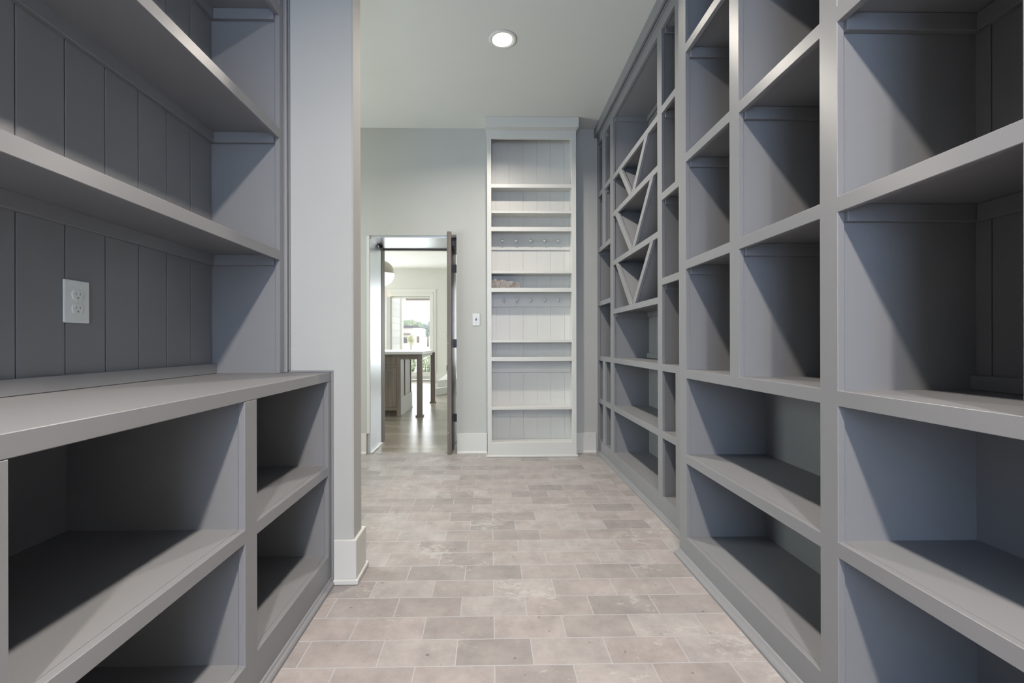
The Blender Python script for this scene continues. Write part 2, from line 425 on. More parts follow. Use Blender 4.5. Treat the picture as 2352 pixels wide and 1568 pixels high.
# back wall with its window
mb = MB(); wx0, wx1, wz0, wz1 = -0.9, 0.3, 0.8, 2.3
mb.box(XL, wx0, YB - 0.1, YB, 0, CZ); mb.box(wx1, XR, YB - 0.1, YB, 0, CZ)
mb.box(wx0, wx1, YB - 0.1, YB, 0, wz0); mb.box(wx0, wx1, YB - 0.1, YB, wz1, CZ)
struct('wall_back', mb, WALL, 'wall with a window behind the viewpoint', 'wall')
def window(n, x0, x1, y0, y1, z0, z1, axis, label, mull=0):
    """frame + pane filling an opening; axis = wall normal axis"""
    root = thing('window_%d' % n, label, 'window', ((x0 + x1) / 2, (y0 + y1) / 2, z0), kind='structure')
    fr = MB(); w = 0.05
    if axis == 'Y':
        ym = (y0 + y1) / 2
        fr.box(x0, x0 + w, ym - .03, ym + .03, z0, z1); fr.box(x1 - w, x1, ym - .03, ym + .03, z0, z1)
        fr.box(x0 + w, x1 - w, ym - .03, ym + .03, z0, z0 + w); fr.box(x0 + w, x1 - w, ym - .03, ym + .03, z1 - w, z1)
        fr.build('window_frame', WHITEP, root, 0.002)
        MB().box(x0 + w, x1 - w, ym - .003, ym + .003, z0 + w, z1 - w).build('window_pane', GLASS, root)
    else:
        xm = (x0 + x1) / 2
        fr.box(xm - .03, xm + .03, y0, y0 + w, z0, z1); fr.box(xm - .03, xm + .03, y1 - w, y1, z0, z1)
        fr.box(xm - .03, xm + .03, y0 + w, y1 - w, z0, z0 + w); fr.box(xm - .03, xm + .03, y0 + w, y1 - w, z1 - w, z1)
        fr.build('window_frame', WHITEP, root, 0.002)
        MB().box(xm - .003, xm + .003, y0 + w, y1 - w, z0 + w, z1 - w).build('window_pane', GLASS, root)
    return root
window(1, wx0, wx1, YB - 0.09, YB - 0.03, wz0, wz1, 'Y', 'window in the wall behind the viewpoint')
# side hall to the left of the partition
hx = XL - 2.0
struct('wall_hall_front', MB().box(hx, XL - 0.1, YW1 - 0.1, YW1, 0, CZ), WALL, 'front wall of the side hall left of the partition', 'wall')
mb = MB(); hy0, hy1, hz0, hz1 = 2.55, 3.55, 0.85, 2.35
mb.box(hx - .1, hx, YW1 - 0.1, hy0, 0, CZ); mb.box(hx - .1, hx, hy1, YF, 0, CZ); mb.box(hx - .1, hx, hy0, hy1, 0, hz0); mb.box(hx - .1, hx, hy0, hy1, hz1, CZ)
struct('wall_hall_side', mb, WALL, 'side wall of the hall with a window', 'wall')
window(2, hx - .09, hx - .03, hy0, hy1, hz0, hz1, 'X', 'window at the end of the side hall')
# far wall with the pantry opening
dx0, dx1, dz = -1.164, -0.321, 2.052
mb = MB()
mb.box(hx - .1, dx0, YF, YF + .12, 0, CZ + .1); mb.box(dx1, XR + .1, YF, YF + .12, 0, CZ + .1); mb.box(dx0, dx1, YF, YF + .12, dz, CZ + .1)
struct('wall_far', mb, WALL, 'pale far wall around the doorway and the white built-in bookcase', 'wall')

def baseboard(name, segs, label, mat=WHITEP, h=0.19):
    """segs: (x0,x1,y0,y1, nx, ny) footprint of the board + outward normal for the shoe"""
    mb = MB(); sh = MB()
    for (x0, x1, y0, y1, nx, ny) in segs:
        mb.box(x0, x1, y0, y1, 0.0, h, 0.002)
        t = 0.011
        if nx: 
            xe = x1 if nx > 0 else x0
            sh.prism([(xe, 0.0005), (xe + nx * t, 0.0005), (xe + nx * t, 0.012), (xe + nx * t * .6, 0.019), (xe, 0.022)], 'Y', y0 - (t if ny else 0), y1)
        else:
            ye = y1 if ny > 0 else y0
            sh.prism([(ye, 0.0005), (ye + ny * t, 0.0005), (ye + ny * t, 0.012), (ye + ny * t * .6, 0.019), (ye, 0.022)], 'X', x0, x1)
    r = thing(name, label, 'baseboard', (segs[0][0], segs[0][2], 0), kind='structure')
    mb.build('board', mat, r); sh.build('shoe_moulding', mat, r)
    return r
bt = 0.015
r = thing('baseboard_partition', 'tall white baseboard wrapped round the end of the partition wall', 'baseboard', (-0.65, YW0, 0), kind='structure')
mb = MB(); mb.prism([(-0.682, YW0), (-0.682, YW0 - bt), (-0.600 + bt, YW0 - bt), (-0.600 + bt, YW1 + bt), (-0.64, YW1 + bt), (-0.64, YW1), (-0.600, YW1), (-0.600, YW0)], 'Z', 0, 0.189)
mb.build('board', WHITEP, r, 0.002)
mb = MB(); s1 = bt + .011
mb.prism([(-0.682, YW0 - bt), (-0.682, YW0 - s1), (-0.600 + s1, YW0 - s1), (-0.600 + s1, YW1 + s1), (-0.64, YW1 + s1), (-0.64, YW1 + bt), (-0.600 + bt, YW1 + bt), (-0.600 + bt, YW0 - bt)], 'Z', 0.0005, 0.024)
mb.build('shoe_moulding', WHITEP, r, 0.006, seg=3)
baseboard('baseboard_far_left', [(hx, dx0 - 0.004, YF - bt, YF, 0, -1)], 'white baseboard on the far wall left of the doorway')
baseboard('baseboard_far', [(dx1 + 0.004, -0.035, YF - bt, YF, 0, -1)], 'white baseboard between the doorway and the white bookcase')
baseboard('baseboard_right', [(0.785, 0.995, YF - bt, YF, 0, -1)], 'short white baseboard between the white bookcase and the grey shelving')
baseboard('baseboard_hall', [(hx, -0.66, YW1, YW1 + bt, 0, 1)], 'white baseboard on the hidden side of the partition')

# ------------------------------------------------------------------ right shelving, near unit
xf1, xb1 = 0.932, 1.332
R = [0.112, 0.464, 0.506, 0.871, 0.913, 1.392, 1.434, 1.902, 1.945, 2.424, 2.467, 2.937]
colA, colB, colC, colD, colE = (1.690, 2.071), (1.223, 1.625), (0.750, 1.159), (0.280, 0.685), (-0.190, 0.215)
ops = []
for col in (colA, colB, colC, colD, colE):
    for k in (4, 6, 8, 10): ops.append((col[0], col[1], R[k], R[k + 1]))
for a, b in ((colB[0], colA[1]), (colD[0], colC[1]), (colE[0], colE[1])):
    ops.append((a, b, R[0], R[1])); ops.append((a, b, R[2], R[3]))
Y1a, Y1b = -0.25, 2.150
root = thing('wall_shelving_unit', 'near floor-to-ceiling grey shelving on the right, standing slightly proud of the far one', 'shelving', (1.13, 1.0, 0))
shelving(root, ops, Y1a, Y1b, 0, CZ - .003, xf1, xb1, R[4])
shoe(root, xf1, -1, Y1a, Y1b - 0.004, 0.030)
MB().box(xf1, xf1 - 0.016, Y1a, Y1b, 2.985, CZ - .003).build('crown_moulding', CAB, root, 0.002)
MB().box(xf1 + FT, xb1, Y1b - 0.02, Y1b - 0.001, 0.001, CZ - .003).build('end_panel', CAB, root)
MB().box(xf1 + FT, xb1, Y1a + .001, Y1a + 0.02, 0.001, CZ - .003).build('end_panel', CAB, root)

# ------------------------------------------------------------------ right shelving, far unit
K = 1.018 / 1.035
def zk(z): return CAM_H + (z - CAM_H) * K
xf2, xb2 = 1.018, 1.332
r = [zk(v) for v in (0.112, 0.464, 0.507, 0.869, 0.911, 1.388, 1.430, 1.900, 1.944, 2.424, 2.468, 2.935)]
s1 = (4.030 * K, 4.188 * K); s2 = (3.765 * K, 3.948 * K); big = (2.695 * K, 3.678 * K); c4 = (2.435 * K, 2.624 * K); c4w = (2.30 * K, 2.624 * K)
ops = []
for col in (s1, s2):
    for k in (0, 2, 8, 10): ops.append((*col, r[k], r[k + 1]))
ops.append((*s1[:0], s2[0], s1[1], r[4], r[5])); ops.append((s2[0], s1[1], r[6], r[7]))
# upper-left niches between z4a and z3b are the wide ones; the slots start above them
for k in (0, 2, 8, 10): ops.append((*c4, r[k], r[k + 1]))
for k in (4, 6): ops.append((*c4w, r[k], r[k + 1]))
zx = [zk(v) for v in (0.911, 1.281, 1.322, 1.690, 1.731, 2.099, 2.141, 2.411, 2.453, 2.935)]
ops += [(*big, r[0], r[1]), (*big, r[2], r[3]), (*big, zx[0], zx[1]), (*big, zx[8], zx[9])]
wine = [(*big, zx[2], zx[3]), (*big, zx[4], zx[5]), (*big, zx[6], zx[7])]
Y2a, Y2b = 2.152, YF - 0.003
root = thing('wall_shelving_unit', 'far grey shelving on the right with slanted wine cubbies, meeting the far wall', 'shelving', (1.17, 3.1, 0))
shelving(root, [o for o in ops], Y2a, Y2b, 0, 2.99, xf2, xb2, r[4], skip_frame=True)
frame_grid(ops + wine, Y2a, Y2b, 0, 2.99, xf2, xf2 + FT).build('face_frame', CAB, root, 0.0012)
# wine cubbies: shelf boards, side panels and slanted dividers
for (a, b, c, d) in wine:
    MB().box(xf2 + FT, xb2, a - LIP, b + LIP, c - ST, c).build('shelf', CAB, root)
side_panels(root, wine, xf2 + FT, xb2, 3, CAB)
def diag(zb, zt, yt0, yt1, yb0, yb1):
    """slanted divider from (yt0..yt1, zt) down to (yb0..yb1, zb)"""
    yt0, yt1, yb0, yb1 = [v * K for v in (yt0, yt1, yb0, yb1)]
    m_ = MB(); m_.prism([(yb0, zb), (yb1, zb), (yt1, zt), (yt0, zt)], 'X', xf2 + .0003, xf2 + FT)
    yc_t, yc_b = (yt0 + yt1) / 2, (yb0 + yb1) / 2
    w = abs(yt1 - yt0) * 0.30
    # board behind the nosing, reaching the shelf undersides
    sl = (yc_t - yc_b) / (zt - zb); ze = zt + (RL - ST)
    m_.prism([(yc_b - w, zb), (yc_b + w, zb), (yc_b + w + sl * (ze - zb), ze), (yc_b - w + sl * (ze - zb), ze)], 'X', xf2 + FT, xb2 - 0.015)
    m_.build('slanted_divider', CAB, root, 0.0012)
diag(zx[6], zx[7], 3.442, 3.508, 3.192, 3.257); diag(zx[6], zx[7], 2.860, 2.926, 3.118, 3.190)
diag(zx[4], zx[5], 3.541, 3.620, 3.189, 3.252); diag(zx[4], zx[5], 2.761, 2.822, 3.121, 3.187)
diag(zx[2], zx[3], 3.544, 3.606, 3.186, 3.253); diag(zx[2], zx[3], 2.766, 2.825, 3.120, 3.184)
shoe(root, xf2, -1, Y2a, Y2b - 0.02, 0.024)
# crown: flat fascia proud of the frame with a bead under it
mb = MB(); mb.prism([(xf2 + FT, 2.972), (xf2 - 0.010, 2.972), (xf2 - 0.010, 2.985), (xf2 - 0.020, 2.985), (xf2 - 0.020, 2.976), (xf2 - 0.034, 2.976), (xf2 - 0.034, CZ - .003), (xf2 + FT, CZ - .003)], 'Y', Y2a, Y2b)
mb.build('crown_moulding', CAB, root, 0.001)
MB().box(xf2 - .006, xf2 + FT, Y2b - 0.012, Y2b, 0.0, 2.97).build('scribe_moulding', CAB, root, 0.002)

# ------------------------------------------------------------------ left lower cabinet
xfl, xbl = -0.695, -1.210
KL = 0.979
def zl(z): return CAM_H + (z - CAM_H) * KL
l = [zl(0.112), zl(0.465), zl(0.505), zl(0.875)]
cols = [(1.341 * KL, 1.922 * KL), (0.657 * KL, 1.275 * KL), (-0.06, 0.578), (-0.70, -0.125)]
ops = []
for c_ in cols: ops.append((*c_, l[0], l[1])); ops.append((*c_, l[2], l[3]))
ya, yb = -0.76, YW0 - 0.003
ztop = zl(0.914)
root = thing('base_cabinet', 'low open grey cabinet on the left carrying the grey worktop', 'cabinet', (-0.95, 0.6, 0))
shelving(root, ops, ya, yb, 0, ztop - 0.0385, xfl, xbl, 5.0, cleats=False, topboard=False)
shoe(root, xfl, 1, ya, yb, 0.020)
mb = MB()
mb.box(xfl + .010, xfl + .0005, YW0 - 0.008, YW0 - 0.0005, 0.001, ztop - 0.039)
mb.build('scribe_moulding', CAB, root, 0.001)
MB().box(xfl - FT, xbl, ya + .001, ya + .019, 0.001, ztop - 0.04).build('end_panel', CAB, root)
wt = MB().box(-1.2135, xfl, ya, yb - .006, ztop - 0.038, ztop).build('worktop', CAB, None, 0.0015)
MB().box(-0.872, xfl + .010, YW0 - 0.008, YW0 - 0.0005, ztop + 0.0002, ztop + 0.008).build('scribe_moulding', CAB, wt, 0.001)
MB().box(xfl + .0005, xfl + .010, YW0 - 0.008, YW0 - 0.0005, ztop - 0.038, ztop).build('scribe_moulding', CAB, wt, 0.001)
tag(wt, 'long dull-grey worktop on the low left cabinet', 'worktop')

# ------------------------------------------------------------------ left upper shelving
xfu, xbu = -0.887, -1.185
U = [ztop + 0.0005, 1.393, 1.434, 1.906, 1.946, 2.423, 2.463, 2.937]
ops = [(-0.06, 1.857, U[i], U[i + 1]) for i in (0, 2, 4, 6)] + [(-0.70, -0.125, U[i], U[i + 1]) for i in (0, 2, 4, 6)]
root = thing('wall_shelf_unit', 'grey upper shelves with grooved back boards above the left worktop', 'shelving', (-1.03, 0.6, ztop))
zs0 = ztop + 0.0005
fo = [(a, b, (zs0 if c < 1.0 else c), d) for a, b, c, d in ops]
frame_grid(fo, ya, YW0 - 0.026, zs0, CZ - .003, xfu, xfu - FT).build('face_frame', CAB, root, 0.0012)
up = [o for o in ops if o[2] > 1.0]; low = [o for o in ops if o[2] < 1.0]
xi = xfu - FT
for (a, b, c, d) in up: MB().box(xi, xbu, a - LIP, b + LIP, c - ST, c).build('shelf', CAB, root)
side_panels(root, [(a, b, max(c, zs0 + ST), d) for a, b, c, d in ops], xi, xbu, 3.05, CAB, 0.02)
for (a, b, c, d) in ops:
    t = .018; zt, zb = d + RL - ST, d - 0.024
    MB().box(xi, xbu + .014, b + LIP - t, b + LIP, zb, zt).build('cleat', CAB, root, 0.0015)
    MB().box(xi, xbu + .014, a - LIP, a - LIP + t, zb, zt).build('cleat', CAB, root, 0.0015)
    MB().box(xbu + .014, xbu + .014 + t, a - LIP + t, b + LIP - t, zb, zt).build('cleat', CAB, root, 0.0015)
    if c < 1.0: MB().box(xbu + .014, xbu + .014 + t, a - LIP, b + LIP, c + .0003, c + .042).build('cleat', CAB, root, 0.0015)
for (a, b, c, d) in ops[3::4]: MB().box(xi, xbu, a - LIP, b + LIP, d + .02, d + .04).build('top_board', CAB, root)
mb = MB(); mb.box(xbu, xbu - .02, ya, YW0 - .008, zs0, 3.05)
gy = [1.882, 1.858, 1.731, 1.604, 1.478, 1.352, 1.226, 1.100]
while gy[-1] > ya + .14: gy.append(gy[-1] - 0.127)
gy.append(ya)
for e1, e0 in zip(gy, gy[1:]): mb.box(xbu, xbu + .014, e0 + .0016, e1 - .0016, zs0, 3.04, 0.0022)
mb.build('back_panel', CAB, root)
MB().box(xfu - .006, xfu + .012, YW0 - .026, YW0 - .009, zs0, CZ - .003).build('scribe_moulding', CAB, root, 0.004, seg=2)
MB().box(xfu + .012, xfu + .018, YW0 - .010, YW0 - .0005, zs0 + .01, CZ - .003).build('scribe_moulding', CAB, root, 0.001)
MB().box(xi, xbu, ya + .001, ya + .019, zs0, 3.05).build('end_panel', CAB, root)

# ------------------------------------------------------------------ outlet on the left back boards
xo = xbu + 0.0142
oy, oz = (1.231 + 1.309) / 2 * 0.9875, (1.224 + 1.102) / 2 - 0.001
root = thing('wall_outlet', 'white double socket plate on the grooved back boards above the left worktop', 'outlet', (xo, oy, oz))
MB().box(xo, xo + .006, oy - .038, oy + .038, oz - .060, oz + .060, 0.0035).build('cover_plate', PLASTIC, root)
for s in (-1, 1):
    zc = oz + s * 0.0195
    pts = []
    for k in range(28):
        t = 2 * math.pi * k / 28; yy = 0.0172 * math.cos(t); zz = max(-0.0140, min(0.0140, 0.0172 * math.sin(t)))
        pts.append((oy + yy, zc + zz))
    so = MB().prism(pts, 'X', xo + .004, xo + .0085).build('socket', PLASTIC, root, 0.0007)
    mb = MB(); mb.box(xo + .0080, xo + .00875, oy - .0073, oy - .0057, zc - .0015, zc + .0065); mb.box(xo + .0080, xo + .00875, oy + .0057, oy + .0073, zc - .001, zc + .006)
    mb.lathe([(0, 0), (.0022, 0), (.0022, .0005), (0, .0005)], (xo + .0083, oy, zc - .0085), 'X', 12)
    mb.build('slot', paint('outlet_slot', (0.12, 0.13, 0.12), 0.6, vary=0.0), root)
MB().lathe([(0, 0), (.0032, 0), (.0026, .0012), (0, .0016)], (xo + .0058, oy, oz), 'X', 16).build('screw', PLASTIC, root, smooth=True)

# ------------------------------------------------------------------ switches
def switch(name, label, xc, y, zc, gangs, mat=SWITCHP):
    w = 0.035 + 0.023 * (gangs - 1)
    root = thing(name, label, 'light switch', (xc, y, zc))
    MB().box(xc - w, xc + w, y - .006, y, zc - .058, zc + .058, 0.003).build('cover_plate', mat, root)
    for g in range(gangs):
        gx = xc + (g - (gangs - 1) / 2) * 0.046
        mb = MB(); mb.prism([(y - .006, zc - .010), (y - .006, zc + .010), (y - .017, zc + .010), (y - .016, zc + .003)], 'X', gx - .0045, gx + .0045)
        mb.build('toggle', DARK if g == 0 else mat, root)
        for dz_ in (-.03, .03): MB().lathe([(0, -.0012), (.003, -.0008), (.003, 0), (0, 0)], (gx, y - .006, zc + dz_), 'Y', 12).build('screw', NICKEL, root)
    return root
switch('wall_switch', 'white toggle switch plate on the far wall left of the white bookcase', -0.137, YF, 1.260, 1)
switch('wall_switch', 'white three-gang switch plate on the kitchen wall right of the glass door', -1.29, 11.9, 1.225, 3, KWHITE)

# ------------------------------------------------------------------ recessed ceiling lights
RING = paint('ceiling_trim_ring', (0.62, 0.60, 0.57), 0.6, 0.3, 0.0, 10, vary=0.0)
def canlight(x, y, label, power=1.0, group='recessed ceiling lights'):
    root = thing('ceiling_light', label, 'ceiling light', (x, y, CZ), group)
    MB().lathe([(.067, 0), (.072, -.004), (.088, -.005), (.095, 0), (.067, 0)], (x + .006, y, CZ - .0005), 'Z', 48).build('trim_ring', RING, root, smooth=True)
    MB().lathe([(0, -.003), (.060, -.003), (.066, -.0015), (.066, 0), (0, 0)], (x, y, CZ - .0025), 'Z', 48).build('lens', LENS, root)
    area('lamp_light', (x, y, CZ - .012), (0, 0, -1), 0.13, 0.13, P_CAN * power, WARM, 'DISK', 2.65)
canlight(0.080, 2.918, 'round lit recessed light in the ceiling above the aisle', 0.36)
canlight(0.080, 0.30, 'round recessed light in the ceiling above the viewpoint', 0.58)
canlight(0.080, -1.55, 'round recessed light in the ceiling behind the viewpoint', 1.2)

# ------------------------------------------------------------------ white built-in bookcase
bx0, bx1 = -0.030, 0.783
ox0, ox1 = 0.009, 0.742
yf, yk = 3.980, 4.120
root = thing('built_in_bookcase', 'tall narrow white bookcase with two rows of pegs on the far wall', 'bookcase', (0.376, 4.06, 0))
rl = [(0.134, 0.873), (0.911, 1.502), (1.540, 2.056), (2.096, 2.452), (2.486, 2.897)]
def swapXY(mb_):
    for v_ in mb_.bm.verts: v_.co = (v_.co.y, v_.co.x, v_.co.z)
    return mb_
swapXY(frame_grid([(ox0, ox1, a, b) for a, b in rl], bx0, bx1, 0, 3.0, yf, yf + .019)).build('face_frame', WHITEP, root, 0.0015)
for z in (0.134, 0.911, 1.540, 2.096, 2.486):
    MB().box(ox0 - .012, ox1 + .012, yf + .019, yk, z - .02, z).build('shelf', WHITEP, root, 0.001)
for (z0_, z1_) in ((2.221, 2.242), (1.672, 1.694), (1.043, 1.066), (0.431, 0.455)):
    MB().box(ox0 - .003, ox1 + .003, yf + .003, yk - .001, z0_, z1_).build('shelf', WHITEP, root, 0.001)
MB().box(ox0 - .02, ox0 - .004, yf + .019, yk, 0.02, 2.99).build('side_panel', WHITEP, root)
MB().box(ox1 + .004, ox1 + .02, yf + .019, yk, 0.02, 2.99).build('side_panel', WHITEP, root)
MB().box(bx0, bx0 + .012, yf + .019, YF - .001, 0.001, 3.0).build('side_panel', WHITEP, root)
MB().box(bx1 - .012, bx1, yf + .019, YF - .001, 0.001, 3.0).build('side_panel', WHITEP, root)
mb = MB(); gx = [ox0 - .01, 0.052, 0.180, 0.308, 0.438, 0.566, 0.696, ox1 + .01]
mb.box(ox0 - .01, ox1 + .01, yk + .004, YF - .001, 0.05, 2.99)
for a, b in zip(gx, gx[1:]): mb.box(a + .0008, b - .0008, yk, yk + .01, 0.05, 2.98, 0.0009)
mb.build('back_panel', WHITEP, root)
for i, (z0_, z1_, xs, zp) in enumerate(((1.912, 2.056 + .02, (0.110, 0.239, 0.375, 0.506, 0.632), 1.990), (1.378, 1.502 + .02, (0.123, 0.247, 0.374, 0.505, 0.632), 1.440))):
    rail = MB().box(ox0 - .004, ox1 + .004, yk - .014, yk, z0_, z1_).build('peg_rail', WHITEP, root, 0.001)
    for x in xs:
        x2 = x * 1.0
        pg = MB().lathe([(0, 0), (.007, 0), (.006, -.02), (.0055, -.034), (.0125, -.038), (.0135, -.045), (.011, -.051), (0, -.053)], (x2, yk - .014, zp), 'Y', 20).build('peg', WHITEP, rail, smooth=True)
MB().box(ox0 - .004, ox1 + .004, yk - .014, yk, 0.765, 0.893).build('cleat', WHITEP, root, 0.001)
mb = MB(); mb.box(-0.046, 0.795, 3.912, yf + .02, 2.975, CZ - .001, 0.002); mb.box(-0.046, bx0, yf + .02, YF - .001, 2.975, CZ - .001); mb.box(bx1, 0.795, yf + .02, YF - .001, 2.975, CZ - .001)
mb.build('cornice', WHITEP, root)
mb = MB(); s1 = .012
mb.prism([(bx0 - s1, YF - .018), (bx0 - s1, yf - s1), (bx1 + s1, yf - s1), (bx1 + s1, YF - .018), (bx1, YF - .018), (bx1, yf), (bx0, yf), (bx0, YF - .018)], 'Z', 0.0005, 0.021)
mb.build('shoe_moulding', WHITEP, root, 0.005, seg=2)

# lump of stone left on the bookcase shelf
random.seed(3)
mb = MB(); nx_ = 26; ny_ = 4
x0s, x1s = 0.0125, 0.272; y0s, y1s = 3.995, 4.075
top = []
for i in range(nx_ + 1):
    t = i / nx_; h = 0.066 + 0.016 * math.sin(min(1, t * 5) * math.pi / 2) - 0.034 * max(0, t - .2) / .8 + 0.004 * math.sin(t * 19) + random.uniform(-.003, .003)
    if t > .97: h *= .82
    top.append(h)
rows = []
for i in range(nx_ + 1):
    ring = []
    x = x0s + (x1s - x0s) * i / nx_
    prof = [(0, 0), (0, .35), (.01, .8), (.10, 1.0), (.5, 1.03), (.9, 1.0), (1, .7), (1, 0)]
    for (py, pz) in prof:
        ring.append(mb.bm.verts.new((x + random.uniform(-.002, .002) * (0 if i in (0,) else 1), y0s + (y1s - y0s) * py + random.uniform(-.0025, .0025), 1.5405 + top[i] * pz + (random.uniform(-.003, .003) if pz > 0 else 0))))
    rows.append(ring)
for A, B in zip(rows, rows[1:]):
    for k in range(len(A)): k2 = (k + 1) % len(A); mb.bm.faces.new((A[k], B[k], B[k2], A[k2]))
mb.bm.faces.new(rows[0]); mb.bm.faces.new(list(reversed(rows[-1])))
tag(mb.build('stone_piece', STONE), 'rough grey-brown piece of broken stone lying on the white bookcase shelf', 'stone')

# ------------------------------------------------------------------ doorway: steel-lined passage
jx0, jx1, jz = -1.136, dx1, 2.035
PY1 = 4.70
root = thing('trim_1', 'blackened steel lining of the deep doorway', 'door lining', (-0.75, 4.45, 0), kind='structure')
MB().box(jx0 - .02, jx0, YF + .012, PY1, 0.0, jz).build('side_lining', STEEL, root)
MB().box(jx1, jx1 + .02, YF + .12, PY1, 0.0, jz).build('side_lining', SLAB, root)
MB().box(jx0 - .02, jx1 + .02, YF + .012, PY1, jz, jz + .02).build('head_lining', STEEL, root)
mb = MB(); mb.box(jx0 - .02, jx0 + .004, 4.57, PY1 + .002, 0.001, jz - .0005); mb.build('edge_trim', DOORWOOD, root)
MB().box(jx0 + .004, jx1, 4.655, PY1 + .002, jz - .012, jz - .0005).build('edge_trim', DOORWOOD, root)
mb = MB(); mb.box(jx0 - .0, jx0 + .018, YF + .012, 4.565, .0005, .012, .003); mb.build('threshold_strip', QUARTZ, root)
MB().box(jx0 - .0, jx0 + .010, YF + .015, 4.565, jz - .012, jz - .001, .002).build('head_strip', NICKEL, root)
struct('trim_2', MB().box(dx0, jx0 - .001, YF - .002, YF + .012, 0.19, jz + .016).box(dx0, jx0 - .02, YF + .012, YF + .118, 0.0, jz + .016), WHITEP, 'narrow white edge of the doorway opening', 'trim', 0.002)
bu = MB().lathe([(0, 0), (.016, 0), (.018, .004), (.018, .026), (.014, .032), (0, .033)], (jx0 + .022, 4.47, jz - .001), 'Z', 20, -1).build('door_stop', BLACK, None, smooth=True)
tag(bu, 'small round black door stop at the upper left of the doorway', 'door stop')

# the pantry door, folded back into the opening
root = thing('door_1', 'dark steel-faced door edge-on at the right of the doorway, with black hinges', 'door', (-0.385, 4.3, 0), kind='structure')
MB().box(-0.403, -0.368, 4.115, 4.66, 0.006, 2.030).build('door_leaf', SLAB, root, 0.002)
tr = MB().box(-0.4065, -0.3655, 4.085, 4.114, 0.003, 2.079).build('door_edge', DOORWOOD, root, 0.002)
for z in (0.201, 1.034, 1.870):
    sc_ = MB().lathe([(0, 0), (.004, 0), (.003, -.002), (0, -.0025)], (-0.396, 4.0848, z), 'Y', 12).build('screw', CHROME, tr, smooth=True)
for z in (0.315, 1.035, 1.76):
    MB().box(-0.3655, -0.3225, 4.25, 4.262, z - .040, z + .040, 0.001).build('hinge', BLACK, root)
MB().box(-0.3655, -0.3225, 4.16, 4.60, 1.965, 2.03).build('dark_reflection_block', BLACK, root)  # black block standing in for the dark reflection at the top of the gap
MB().box(-0.4125, -0.4065, 4.09, 4.106, 0.78, 0.83).build('latch', BLACK, root)
MB().box(-0.3655, -0.3215, 4.126, YF, 2.035, 2.058).build('head_trim', DOORWOOD, root)

# ------------------------------------------------------------------ kitchen beyond
KY0, KY1 = PY1, 11.9
KXL, KXR = -6.0, 2.0
KC = 3.05
struct('floor_kitchen', MB().box(KXL - .1, KXR + .1, 4.166, KY1 + .25, -0.06, -0.001), PLANK, 'pale wide oak plank floor in the kitchen', 'floor')
struct('ceiling_kitchen', MB().box(KXL - .1, KXR + .1, YF + .121, KY1 + .1, KC, KC + .1), paint('kitchen_ceiling_paint', (0.82, 0.82, 0.79), .85), 'white ceiling of the kitchen', 'ceiling')
mb = MB(); mb.box(KXL, jx0 - .021, KY0 - .1, KY0, 0, KC); mb.box(jx1 + .021, KXR, KY0 - .1, KY0, 0, KC); mb.box(jx0 - .021, jx1 + .021, KY0 - .1, KY0, jz + .021, KC)
mb.box(jx0 - .03, jx0 - .021, YF + .12, KY0 - .1, 0, KC); mb.box(jx1 + .021, jx1 + .03, YF + .12, KY0 - .1, 0, KC)
struct('wall_kitchen_near', mb, KWALL, 'kitchen side of the wall around the doorway', 'wall')
gx0, gx1, gz = -2.715, -1.640, 2.300
hx0 = -3.95
mb = MB(); mb.box(KXL - .1, hx0, KY1, KY1 + .15, 0, KC + .1); mb.box(gx1, 0.1, KY1, KY1 + .15, 0, KC + .1); mb.box(1.8, KXR + .1, KY1, KY1 + .15, 0, KC + .1); mb.box(.1, 1.8, KY1, KY1 + .15, 0, .45); mb.box(.1, 1.8, KY1, KY1 + .15, 2.6, KC + .1); mb.box(hx0, gx1, KY1, KY1 + .15, gz, KC + .1)
struct('wall_kitchen_far', mb, KWALL, 'pale kitchen wall around the glass doors', 'wall')
struct('wall_kitchen_right', MB().box(KXR, KXR + .1, KY0 - .6, KY1, 0, KC), KWALL, 'right wall of the kitchen, out of sight', 'wall')
mb = MB(); ky = (8.3, 11.5, 0.8, 2.6)
mb.box(KXL - .1, KXL, KY0 - .6, ky[0], 0, KC); mb.box(KXL - .1, KXL, ky[1], KY1, 0, KC); mb.box(KXL - .1, KXL, ky[0], ky[1], 0, ky[2]); mb.box(KXL - .1, KXL, ky[0], ky[1], ky[3], KC)
struct('wall_kitchen_left', mb, KWALL, 'left wall of the kitchen with a wide window', 'wall')
window(3, KXL - .09, KXL - .03, ky[0], ky[1], ky[2], ky[3], 'X', 'wide window in the left kitchen wall')
window(4, .1, 1.8, KY1 + .03, KY1 + .09, .45, 2.6, 'Y', 'window in the far kitchen wall, hidden behind the door')
baseboard('baseboard_kitchen', [(-1.48, KXR, KY1 - bt, KY1, 0, -1)], 'tall white baseboard on the kitchen wall right of the glass door', mat=KWHITE, h=0.20)
# casing
root = thing('trim_3', 'stepped white casing round the kitchen glass doors', 'door casing', (-2.2, KY1, 0), kind='structure')
mb = MB(); mb.box(gx1, -1.486, KY1 - .02, KY1, 0.0, 2.489); mb.box(hx0 - .15, gx1, KY1 - .02, KY1, gz, 2.489)
mb.build('casing', KWHITE, root, .003)
mb = MB(); mb.box(gx1 + .05, gx1 + .085, KY1 - .032, KY1 - .02, 0.0, 2.40); mb.box(hx0, gx1 + .085, KY1 - .032, KY1 - .02, gz + .085, gz + .11)
mb.build('casing_bead', KWHITE, root, .002)
